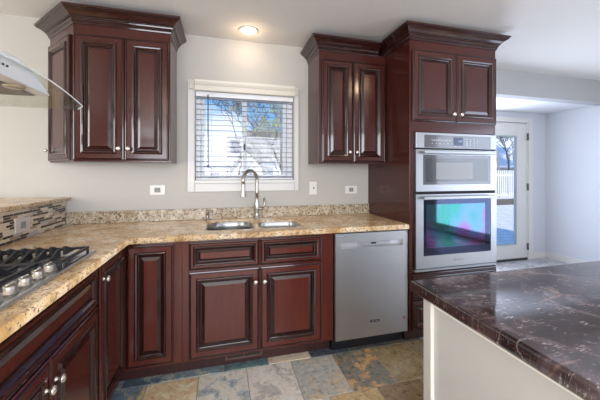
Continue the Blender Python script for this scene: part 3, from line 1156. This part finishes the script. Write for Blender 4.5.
# ------------------------------------------------------------------ dishwasher
dw = thing('dishwasher', 'stainless steel dishwasher with pocket handle between the sink cabinet and the oven cabinet', 'dishwasher', (.295, -.3, 0))
MB().box(.004, .586, -.60, -.02, .10, .8755).build('tub', gap_m, dw)
MB().box(.004, .586, -.56, -.10, 0, .10).build('toe_kick', darkm, dw)
F0, F1 = -.640, -.602
px0, px1, pz0, pz1 = .044, .545, .756, .800
b = MB()
b.box(.003, .587, F0, F1, .107, pz0).box(.003, .587, F0, F1, pz1, .866)
b.box(.003, px0, F0, F1, pz0, pz1).box(px1, .587, F0, F1, pz0, pz1)
df = b.build('door', steel, dw)
k = MB()
k.add([(px0, F0 + .022, pz0 + .012), (px1, F0 + .022, pz0 + .012), (px1, F0 + .022, pz1), (px0, F0 + .022, pz1), (px0, F0, pz0), (px1, F0, pz0)],
      [(0, 1, 2, 3), (4, 5, 1, 0)])
k.box(px0, px1, F0 + .0225, F1, pz0, pz1)
k.build('pocket_handle', mat('light pocket steel', (.70, .70, .72), .35, .75), df)
MB().box(px0 + .14, px0 + .39, F0 - .002, F0 + .016, pz1 - .022, pz1 - .001).build('grip_bar', steel, df, bevel=.002)
MB().box(.277, .320, F0 - .004, F0 - .0015, .783, .796).build('display', darkm, df, bevel=.001)
MB().box(.272, .348, F0 - .0022, F0 - .0002, .209, .226).build('badge', bezel_m, df, bevel=.0006)
text_obj('badge_lettering', 'MAYTAG', .0145, face_M(.310, F0 - .0026, .2175), badge_l, df)
s = MB()
s.lathe([(.0165, 0), (.0165, .0004), (.0150, .0004), (.0150, 0)], face_M(.553, F0 - .0002, .213) @ Matrix.Rotation(R(90), 4, 'X'), 24, smooth=False)
s.build('round_sticker', mat('pale sticker ring', (.66, .50, .48), .5), df)
s = MB()
for i, (w0, w1) in enumerate(((-.008, .008), (-.011, .010), (-.009, .011), (-.006, .006))):
    s.box(.553 + w0, .553 + w1, F0 - .0016, F0 - .0012, .222 - i * .006 - .0014, .222 - i * .006 + .0014)
s.build('sticker_print', sticker_r, df)
MB().box(.016, .070, F0 - .001, F0 - .0002, .838, .856).build('label_sticker', sticker_b, df)
s = MB()
for x in (.021, .033, .046, .057):
    s.box(x, x + .008, F0 - .0014, F0 - .001, .843, .852)
s.build('label_print', badge_l, df)

# ------------------------------------------------------------------ double oven
ov = thing('double_oven', 'stainless steel built-in microwave and oven stacked in the tall cherry cabinet', 'oven', (1.0, -.35, .56))
OX0, OX1 = .6285, 1.3815
MB().box(.632, 1.378, -.652, -.03, .560, 1.608).build('housing', gap_m, ov)
OF = -.680
# control panel
b = MB().box(OX0, OX1, OF, -.656, 1.487, 1.606)
cp = b.build('control_panel', ovensteel, ov, bevel=.003)
MB().box(.700, 1.322, OF - .002, OF, 1.493, 1.588).build('control_glass', panelgrey, cp, bevel=.001)
MB().box(.963, 1.050, OF - .0032, OF - .002, 1.512, 1.575).build('display', display_m, cp)
text_obj('clock_digits', '4:30', .020, face_M(1.022, OF - .0036, 1.545), mat('clock glow', (.45, .60, .95), .4), cp)
s = MB()
random.seed(3)
for r_, z in enumerate((1.553, 1.544, 1.523)):
    for i in range(11):
        x = .765 + i * .0175
        if r_ == 2 and i % 2:
            continue
        s.box(x, x + random.uniform(.004, .010), OF - .0026, OF - .002, z, z + .0035)
for r_, z in enumerate((1.560, 1.545, 1.530, 1.515)):
    for i in range(4):
        x = 1.085 + i * .034
        s.box(x, x + random.uniform(.004, .009), OF - .0026, OF - .002, z, z + .0045)
for i in range(5):
    s.box(.972 + i * .016, .979 + i * .016, OF - .0026, OF - .002, 1.502, 1.506)
s.build('panel_icons', icon_m, cp)


def oven_door(z0, z1, wx0, wx1, wz0, wz1, name, gm):
    b = MB()
    b.box(OX0, wx0, OF, -.656, z0, z1).box(wx1, OX1, OF, -.656, z0, z1)
    b.box(wx0, wx1, OF, -.656, z0, wz0).box(wx0, wx1, OF, -.656, wz1, z1)
    o = b.build(name, ovensteel, ov)
    g = MB().box(wx0, wx1, OF + .002, OF + .014, wz0, wz1).build('window', gm, o)
    return o, g


md, mg = oven_door(1.160, 1.476, .690, 1.320, 1.210, 1.437, 'microwave_door', mwglass)
MB().box(.716, 1.296, OF + .0008, OF + .002, 1.232, 1.412).build('inner_frame', mat('microwave dark mesh', (.045, .045, .052), .12, coat=.5), mg)
MB().box(.806, 1.146, OF - .0002, OF + .0008, 1.252, 1.380).build('lit_screen', mwinner, mg)
od, og = oven_door(.578, 1.137, .694, 1.325, .672, 1.096, 'oven_door', ovenglass)
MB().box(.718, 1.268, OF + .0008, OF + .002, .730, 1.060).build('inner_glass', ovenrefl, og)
MB().tube([(.722, OF - .0002, .930), (1.262, OF - .0002, .800)], .0022, 6).build('reflection_line', iron, og)  # dark diagonal of the glass reflection, modelled as a thin bar
text_obj('badge_lettering', 'Whirlpool', .020, face_M(1.0, OF - .0004, .628), faint_m, od)
for dd, z in ((md, 1.456), (od, 1.112)):
    hb = MB()
    hb.box(.676, 1.334, OF - .040, OF - .026, z - .0115, z + .0115)
    hb.box(.690, .712, OF - .027, OF, z - .008, z + .008).box(1.298, 1.320, OF - .027, OF, z - .008, z + .008)
    hb.build('handle', ovensteel, dd, bevel=.004)
tr = MB()
tr.box(OX0 - .012, OX1 + .002, OF + .004, -.656, .556, .570)
tr.box(OX0 - .012, OX1 + .002, OF - .006, OF + .004, .558, .566)
tr.build('bottom_trim', ovensteel, ov, bevel=.002)

# ------------------------------------------------------------------ floor register in the toe kick
rg = thing('toe_kick_register', 'small bronze louvred register in the toe kick below the sink cabinet', 'vent', (-.626, -.534, .05))
b = MB()
b.box(-.750, -.502, -.536, -.5275, .030, .040).box(-.750, -.502, -.536, -.5275, .078, .088)
b.box(-.750, -.738, -.536, -.5275, .040, .078).box(-.514, -.502, -.536, -.5275, .040, .078).box(-.632, -.622, -.536, -.5275, .040, .078)
b.build('frame', vent_m, rg, bevel=.001)
b = MB()
for i in range(22):
    x = -.733 + i * .0101
    if -.636 < x < -.618:
        continue
    b.box(x, x + .0028, -.535, -.530, .040, .078)
b.build('louvre', vent_m, rg)
MB().box(-.738, -.514, -.5295, -.5272, .040, .078).build('backing', gap_m, rg)

# ------------------------------------------------------------------ range hood
hd = thing('range_hood', 'stainless range hood with curved glass canopy above the cooktop', 'range hood', (-1.65, -1.41, 1.56))
HY = -1.42
# arched glass sheet
g = MB()
HW = .445
n = 24
prof = []
for i in range(n + 1):
    t_ = -1 + 2 * i / n
    prof.append((HY + t_ * HW, 1.650 - .052 * abs(t_) ** 1.9))
GX0, GX1 = -1.99, -1.398
vs, fs, mi = [], [], []
th = .006
r_ = .035
for y, z in prof:
    e = min(prof[-1][0] - y, y - prof[0][0])
    cut = 0 if e >= r_ else r_ - math.sqrt(max(0, r_ ** 2 - (r_ - e) ** 2))
    vs += [(GX0 + cut, y, z), (GX1 - cut, y, z), (GX1 - cut, y, z + th), (GX0 + cut, y, z + th)]
for i in range(n):
    for k in range(4):
        k2 = (k + 1) % 4
        fs.append((i * 4 + k, i * 4 + k2, i * 4 + 4 + k2, i * 4 + 4 + k))
        mi.append(1 if k in (1, 3) else 0)
fs += [(0, 1, 2, 3), (n * 4 + 3, n * 4 + 2, n * 4 + 1, n * 4)]
mi += [0, 0]
g.add(vs, fs, mi)
g.build('glass_canopy', [hoodglass, edge_m], hd)
# body below the glass: long fascia with arched top
b = MB()
bx0, bx1 = -1.93, -1.412
HC = -1.47
half = [(.218, 1.596), (.180, 1.618), (.143, 1.640), (.092, 1.661), (.045, 1.670), (.010, 1.673)]
P = [(HC - y, z) for y, z in half] + [(HC + y, z) for y, z in half[::-1]]
k = len(P)
vs = [(bx0, y, z) for y, z in P] + [(bx1, y, z) for y, z in P]
b.add(vs, [list(range(k))[::-1], list(range(k, 2 * k))] + [(i, (i + 1) % k, k + (i + 1) % k, k + i) for i in range(k)])
whitesteel = mat('polished hood steel', (.86, .87, .88), .38, .55)
b.build('body', whitesteel, hd, bevel=.002)
b = MB()
b.box(bx0 + .05, bx1 - .05, HC - .22, HC - .005, 1.5925, 1.5958).box(bx0 + .05, bx1 - .05, HC + .005, HC + .22, 1.5925, 1.5958)
b.build('grease_filter', mat('filter mesh', (.30, .28, .26), .5, .8), hd)
for y in (HY + .04, HY - .14):
    MB().lathe([(.03, 0), (.03, -.004), (.022, -.008), (.001, -.009)], T(-1.455, y, 1.5950), 18).build('lamp_lens', mat('hood lamp lens', (.38, .30, .20), .2), hd)
b = MB()
for i in range(4):
    b.lathe([(.0035, 0), (.0035, .003), (.0005, .0035)], T(bx1, -1.545 + i * .018, 1.628) @ Matrix.Rotation(R(90), 4, 'Y'), 12)
b.build('button', darkm, hd)
b = MB()
b.add([(-1.91, HC - .20, 1.630), (-1.60, HC - .20, 1.630), (-1.60, HC + .20, 1.630), (-1.91, HC + .20, 1.630),
       (-1.88, HC - .14, 1.70), (-1.64, HC - .14, 1.70), (-1.64, HC + .14, 1.70), (-1.88, HC + .14, 1.70)],
      [(0, 1, 5, 4), (1, 2, 6, 5), (2, 3, 7, 6), (3, 0, 4, 7), (4, 5, 6, 7), (3, 2, 1, 0)])
b.box(-1.88, -1.64, HC - .14, HC + .14, 1.70, CZ - .001)
b.build('chimney', whitesteel, hd, bevel=.002)

# ------------------------------------------------------------------ island
isl = thing('kitchen_island', 'white painted kitchen island base standing under the dark marble top', 'island', (.6, -2.4, 0))
IX0, IY1 = -.090, -1.705
MB().box(IX0 + .012, 1.24, -3.05, IY1 - .01, .0, .872).build('body', panelwhite, isl)
b = MB()
b.box(IX0, IX0 + .012, IY1 - .034, IY1, 0, .872)
b.build('corner_post', panelwhite, isl, bevel=.002)
MB().box(IX0, IX0 + .012, -3.06, -3.02, 0, .872).build('corner_post', panelwhite, isl, bevel=.002)
b = MB()
b.box(IX0 - .001, IX0 + .012, IY1 - .041, IY1 - .036, 0, .858).box(IX0 + .004, IX0 + .012, -3.02, IY1 - .041, .850, .858)
b.build('edge_bead', bead_m, isl, bevel=.001)
it = slab('island_top', [(-.128, -3.12), (1.30, -3.12), (1.30, -1.668), (-.116, -1.668)], [], .8725, .914, island_m, .009)
tag(it, 'polished dark brown marble slab with pale veins on the white island', 'countertop')

# ------------------------------------------------------------------ recessed ceiling lights
def downlight(x, y, label, power=9):
    o = thing('ceiling_light', label, 'ceiling light', (x, y, CZ), 'recessed ceiling lights')
    MB().lathe([(.052, -.0005), (.075, -.0005), (.078, -.004), (.072, -.008), (.056, -.006), (.052, -.0006)], T(x, y, CZ), 32).build('trim_ring', trim_m, o)
    MB().lathe([(.053, -.001), (.050, -.004), (.0005, -.005)], T(x, y, CZ), 28).build('lens', lamp_m, o)
    l = light('lamp_glow', 'POINT', (0, 0, -.07), (0, 0, 0), power, (1.0, .70, .40), shadow_soft_size=.045)
    l.parent = o
    return o


downlight(-.568, -.205, 'round lit recessed ceiling light above the window', .6)
downlight(-1.55, -3.2, 'round lit recessed ceiling light behind the viewer, near the bar', 3)
downlight(.9, -1.55, 'round lit recessed ceiling light over the dark island top', 3)

# ------------------------------------------------------------------ outside
snow = mat('snow', (.86, .88, .92), .8)
bump(snow, noise(snow, coords(snow), 1.5, 5), .5, .1)
struct(MB().box(-40, 40, .97, 60, -.42, -.30).box(-40, 40, -40, -5.65, -.42, -.30).box(4.17, 40, -5.65, .97, -.42, -.30).build('ground', snow))
stone = mat('blue grey patio stone', (.8, .8, .78), .8)
_v = coords(stone)
_bn = N(stone, 'ShaderNodeTexBrick', Scale=1.0)
_bn.inputs['Brick Width'].default_value = .42
_bn.inputs['Row Height'].default_value = .26
_bn.inputs['Mortar Size'].default_value = .012
_bn.inputs['Color1'].default_value = (.80, .79, .76, 1)
_bn.inputs['Color2'].default_value = (.88, .87, .85, 1)
_bn.inputs['Mortar'].default_value = (.46, .47, .46, 1)
stone.node_tree.links.new(_v, _bn.inputs['Vector'])
setc(stone, _bn.outputs['Color'])
struct(MB().box(1.6, 14, .97, 8.2, -.30, -.13).build('patio', stone))
wood_w = mat('white fence paint', (.80, .80, .80), .6)
fn = thing('picket_fence', 'white picket fence at the far edge of the patio', 'fence', (7, 8.4, -.3))
b = MB()
b.box(3.0, 14, 8.36, 8.40, .22, .31).box(3.0, 14, 8.36, 8.40, 1.15, 1.24)
b.build('rail', wood_w, fn)
for i in range(78):
    x = 4.2 + i * .125
    MB().box(x, x + .055, 8.33, 8.358, -.10, 1.42).build('picket', wood_w, fn)
brown = mat('dark garden wood', (.10, .08, .07), .7)
pl = MB().box(3.0, 14, 7.9, 8.25, -.13, .10).build('planter_edge', brown)
tag(pl, 'dark timber edging along the foot of the picket fence', 'edging')

siding = mat('white siding', (.78, .78, .76), .7)
_w = N(siding, 'ShaderNodeTexWave', Scale=4.0)
_w.bands_direction = 'Z'
siding.node_tree.links.new(coords(siding), _w.inputs['Vector'])
bump(siding, _w.outputs['Fac'], .6, .03)
roofm = mat('taupe shingle roof', (.34, .30, .27), .8)
_v = coords(roofm)
setc(roofm, ramp(roofm, noise(roofm, _v, 3, 5), [(.4, (.27, .235, .21)), (.6, (.42, .38, .35))]))
shut = mat('grey window', (.15, .16, .20), .3)


def hip(x0, x1, y0, y1, zw, zr, over=.35, ridge='x', z0=-.3):
    wallb = MB()
    ym, xm = (y0 + y1) / 2, (x0 + x1) / 2
    rf = MB()
    if ridge == 'x':
        wallb.prism([(y0, z0), (y1, z0), (y1, zw), (ym, zr - .1), (y0, zw)], x0, x1, 0, Matrix(((0, 0, 1, 0), (1, 0, 0, 0), (0, 1, 0, 0), (0, 0, 0, 1))))
        s = (zr - zw) / (ym - y0)
        for sg in (-1, 1):
            ya = ym + sg * (ym - y0 + over)
            za = zw - s * over
            rf.add([(x0 - over, ya, za), (x1 + over, ya, za), (x1 + over, ym, zr), (x0 - over, ym, zr),
                    (x0 - over, ya, za + .15), (x1 + over, ya, za + .15), (x1 + over, ym, zr + .15), (x0 - over, ym, zr + .15)],
                   [(0, 1, 2, 3), (4, 5, 6, 7), (0, 1, 5, 4), (2, 3, 7, 6), (0, 3, 7, 4), (1, 2, 6, 5)])
    else:
        wallb.prism([(x0, z0), (x1, z0), (x1, zw), (xm, zr - .1), (x0, zw)], -y1, -y0, 0, Matrix(((1, 0, 0, 0), (0, 0, -1, 0), (0, 1, 0, 0), (0, 0, 0, 1))))
        s = (zr - zw) / (xm - x0)
        for sg in (-1, 1):
            xa = xm + sg * (xm - x0 + over)
            za = zw - s * over
            rf.add([(xa, y0 - over, za), (xa, y1 + over, za), (xm, y1 + over, zr), (xm, y0 - over, zr),
                    (xa, y0 - over, za + .15), (xa, y1 + over, za + .15), (xm, y1 + over, zr + .15), (xm, y0 - over, zr + .15)],
                   [(0, 1, 2, 3), (4, 5, 6, 7), (0, 1, 5, 4), (2, 3, 7, 6), (0, 3, 7, 4), (1, 2, 6, 5)])
    return wallb, rf


def at(px, py, Y):
    """place outdoor things by the line of sight at a known depth"""
    yaw = R(14.727)
    d_ = Vector((sin(yaw) + cos(yaw) * (px - 300) / 296.34, cos(yaw) - sin(yaw) * (px - 300) / 296.34, (172.94 - py) / 296.34))
    t_ = (Y + 2.6002) / d_.y
    return Vector((-.7722, -2.6002, 1.2996)) + d_ * t_


hs = thing('house', 'white snow-covered house seen through the left pane of the kitchen window', 'house', (-4, 16, -.3))
HYF = 16
xl, xr = at(150, 150, HYF).x, at(243, 150, HYF).x
wb, rf = hip(xl, xr, HYF, HYF + 7, 2.0, 4.1, ridge='x')
wb.build('wall', siding, hs)
rf.build('roof', snow, hs)
dc = at(236, 136, HYF + .2)
dm = MB().box(dc.x - .55, dc.x + .40, HYF - .1, HYF + 2.2, 1.9, 3.55)
dm.build('dormer', mat('grey dormer siding', (.45, .44, .44), .7), hs)
wn = MB().box(dc.x - .35, dc.x + .2, HYF - .13, HYF - .1, 2.5, 3.3).build('window', shut, hs)
q = at(214, 150, HYF)
MB().box(q.x - .25, q.x + .3, HYF - .03, HYF, .4, 1.3).build('window', shut, hs)

hs2 = thing('house', 'taupe-roofed neighbour house seen through the right pane of the kitchen window', 'house', (0, 21, -.3))
a_, c_ = at(251, 150, 20).x, at(310, 150, 20).x
wb, rf = hip(a_, c_, 20, 29, 2.3, 5.0, ridge='x')
wb.build('wall', siding, hs2)
rf.build('roof', roofm, hs2)
for px in (256, 268):
    q = at(px, 160, 20)
    MB().box(q.x - .4, q.x + .4, 19.96, 20, .6, 1.7).build('window', shut, hs2)
hs3 = thing('garage', 'low gabled outbuilding with pale walls beyond the kitchen window', 'garage', (-1, 13, -.3))
a_, c_ = at(232, 160, 12).x, at(262, 160, 12).x
wb, rf = hip(a_, c_, 12, 15, 1.55, 2.45, over=.2, ridge='y')
wb.build('wall', siding, hs3)
rf.build('roof', roofm, hs3)

bark = mat('bare bark', (.085, .065, .055), .85)
bump(bark, noise(bark, coords(bark), 20, 4), .5, .02)
bark2 = mat('pale bark', (.33, .29, .25), .85)


def tree(name, label, base, height, spread, m, seed, r0=.09, levels=4, lean=(0, 0), twig=.010, leaves=None, group=None, leaf_size=1.0):
    rnd = random.Random(seed)
    b = MB()
    lb = MB()

    def grow(p, d_, length, r, lev):
        n_ = 4
        pts, rad = [p], [r]
        q = Vector(p)
        dd = Vector(d_)
        for i in range(n_):
            dd = (dd + Vector((rnd.uniform(-.18, .18), rnd.uniform(-.18, .18), rnd.uniform(-.02, .14)))).normalized()
            q = q + dd * length / n_
            pts.append(Vector(q))
            rad.append(max(r * (1 - .55 * (i + 1) / n_), twig * .6))
        b.tube(pts, rad, 5 if lev < 3 else 3)
        if lev == 0:
            if leaves:
                for _ in range(3 if leaf_size < 2 else 6):
                    c_ = pts[-1] + Vector((rnd.uniform(-.1, .1), rnd.uniform(-.1, .1), rnd.uniform(-.1, .1)))
                    s_ = rnd.uniform(.02, .045) * leaf_size
                    u_ = Vector((rnd.uniform(-1, 1), rnd.uniform(-1, 1), rnd.uniform(-1, 1))).normalized() * s_
                    w_ = Vector((rnd.uniform(-1, 1), rnd.uniform(-1, 1), rnd.uniform(-1, 1))).normalized() * s_
                    lb.add([c_ - u_, c_ + w_, c_ + u_, c_ - w_], [(0, 1, 2, 3)])
            return
        for k_ in range(rnd.choice((3, 4)) if lev > 1 else 3):
            t_ = rnd.uniform(.35, 1.0)
            j = min(n_, max(1, int(round(t_ * n_))))
            a_ = rnd.uniform(0, 2 * pi)
            sp = spread * rnd.uniform(.7, 1.2)
            nd = (dd + Vector((cos(a_) * sp, sin(a_) * sp, rnd.uniform(-.1, .35)))).normalized()
            grow(pts[j], nd, length * rnd.uniform(.55, .78), max(rad[j] * .62, twig), lev - 1)

    grow(Vector(base), Vector((lean[0], lean[1], 1)).normalized(), height * .42, r0, levels)
    o = thing(name, label, 'tree', tuple(base), group)
    b.build('branches', m, o)
    if leaves:
        lb.build('foliage', leaves, o)
    return o


leafm = mat('yellow green leaves', (.40, .42, .12), .7)
whiteleaf = mat('snowy twigs', (.75, .76, .72), .8)
q = at(284, 172, 7.5)
tree('tree', 'bare leaning tree with a few green leaves outside the right window pane', (q.x, 7.5, -.3), 5.4, .8, bark2, 5, .07, 5, (-.12, 0), .008, leafm)
q = at(262, 172, 9)
tree('tree', 'dark bare tree branches crossing the sky in the window middle', (q.x + 1.6, 9.6, -.3), 7.0, .75, bark, 12, .10, 5, (-.35, 0), .010)
q = at(222, 172, 10)
tree('tree', 'thin bare tree spreading over the snow roof in the left pane', (q.x + .5, 10.5, -.3), 6.8, .8, bark, 22, .06, 5, (-.15, 0), .008)
for i, (px, Y) in enumerate(((499, 12.5), (508, 14), (516, 12.8))):
    q = at(px, 172, Y)
    lab = ['snow-dusted bare tree nearest the oven side, beyond the picket fence', 'snow-dusted bare tree in the middle of the door glass', 'snow-dusted bare tree at the hinge side of the door glass'][i]
    tree('tree', lab, (q.x, Y, -.3), 7.5, .8, bark2 if i != 1 else bark, 31 + i, .11, 5, (.1 * (i - 1), 0), .012, whiteleaf, leaf_size=2.6)

hs4 = thing('shed', 'grey weathered shed behind the picket fence', 'shed', (22, 16, -.3))
wb, rf = hip(15.5, 34, 16.5, 24, 2.0, 4.9, ridge='x')
wb.build('wall', mat('weathered boards', (.33, .31, .29), .8), hs4)
rf.build('roof', snow, hs4)

# hedge line far away
hb_ = mat('far bushes', (.30, .30, .16), .9)
bump(hb_, noise(hb_, coords(hb_), 6, 4), 1, .1)
hg = thing('hedge', 'low straw-green hedge along the garden under the kitchen window view', 'hedge', (-2, 10, -.3))
b = MB()
rnd = random.Random(4)
for i in range(60):
    q = at(195 + i * 1.6, 172, 11.2)
    r_ = rnd.uniform(.22, .36)
    b.lathe([(r_ * .6, 0), (r_, r_ * .7), (r_ * .9, r_ * 1.6), (r_ * .4, r_ * 2.5), (.01, r_ * 2.8)], T(q.x + rnd.uniform(-.1, .1), 11.2 + rnd.uniform(-.2, .2), -.3) @ Matrix.Scale(1.3 + rnd.uniform(-.2, .3), 4, (0, 0, 1)), 8)
b.build('shrubs', hb_, hg)
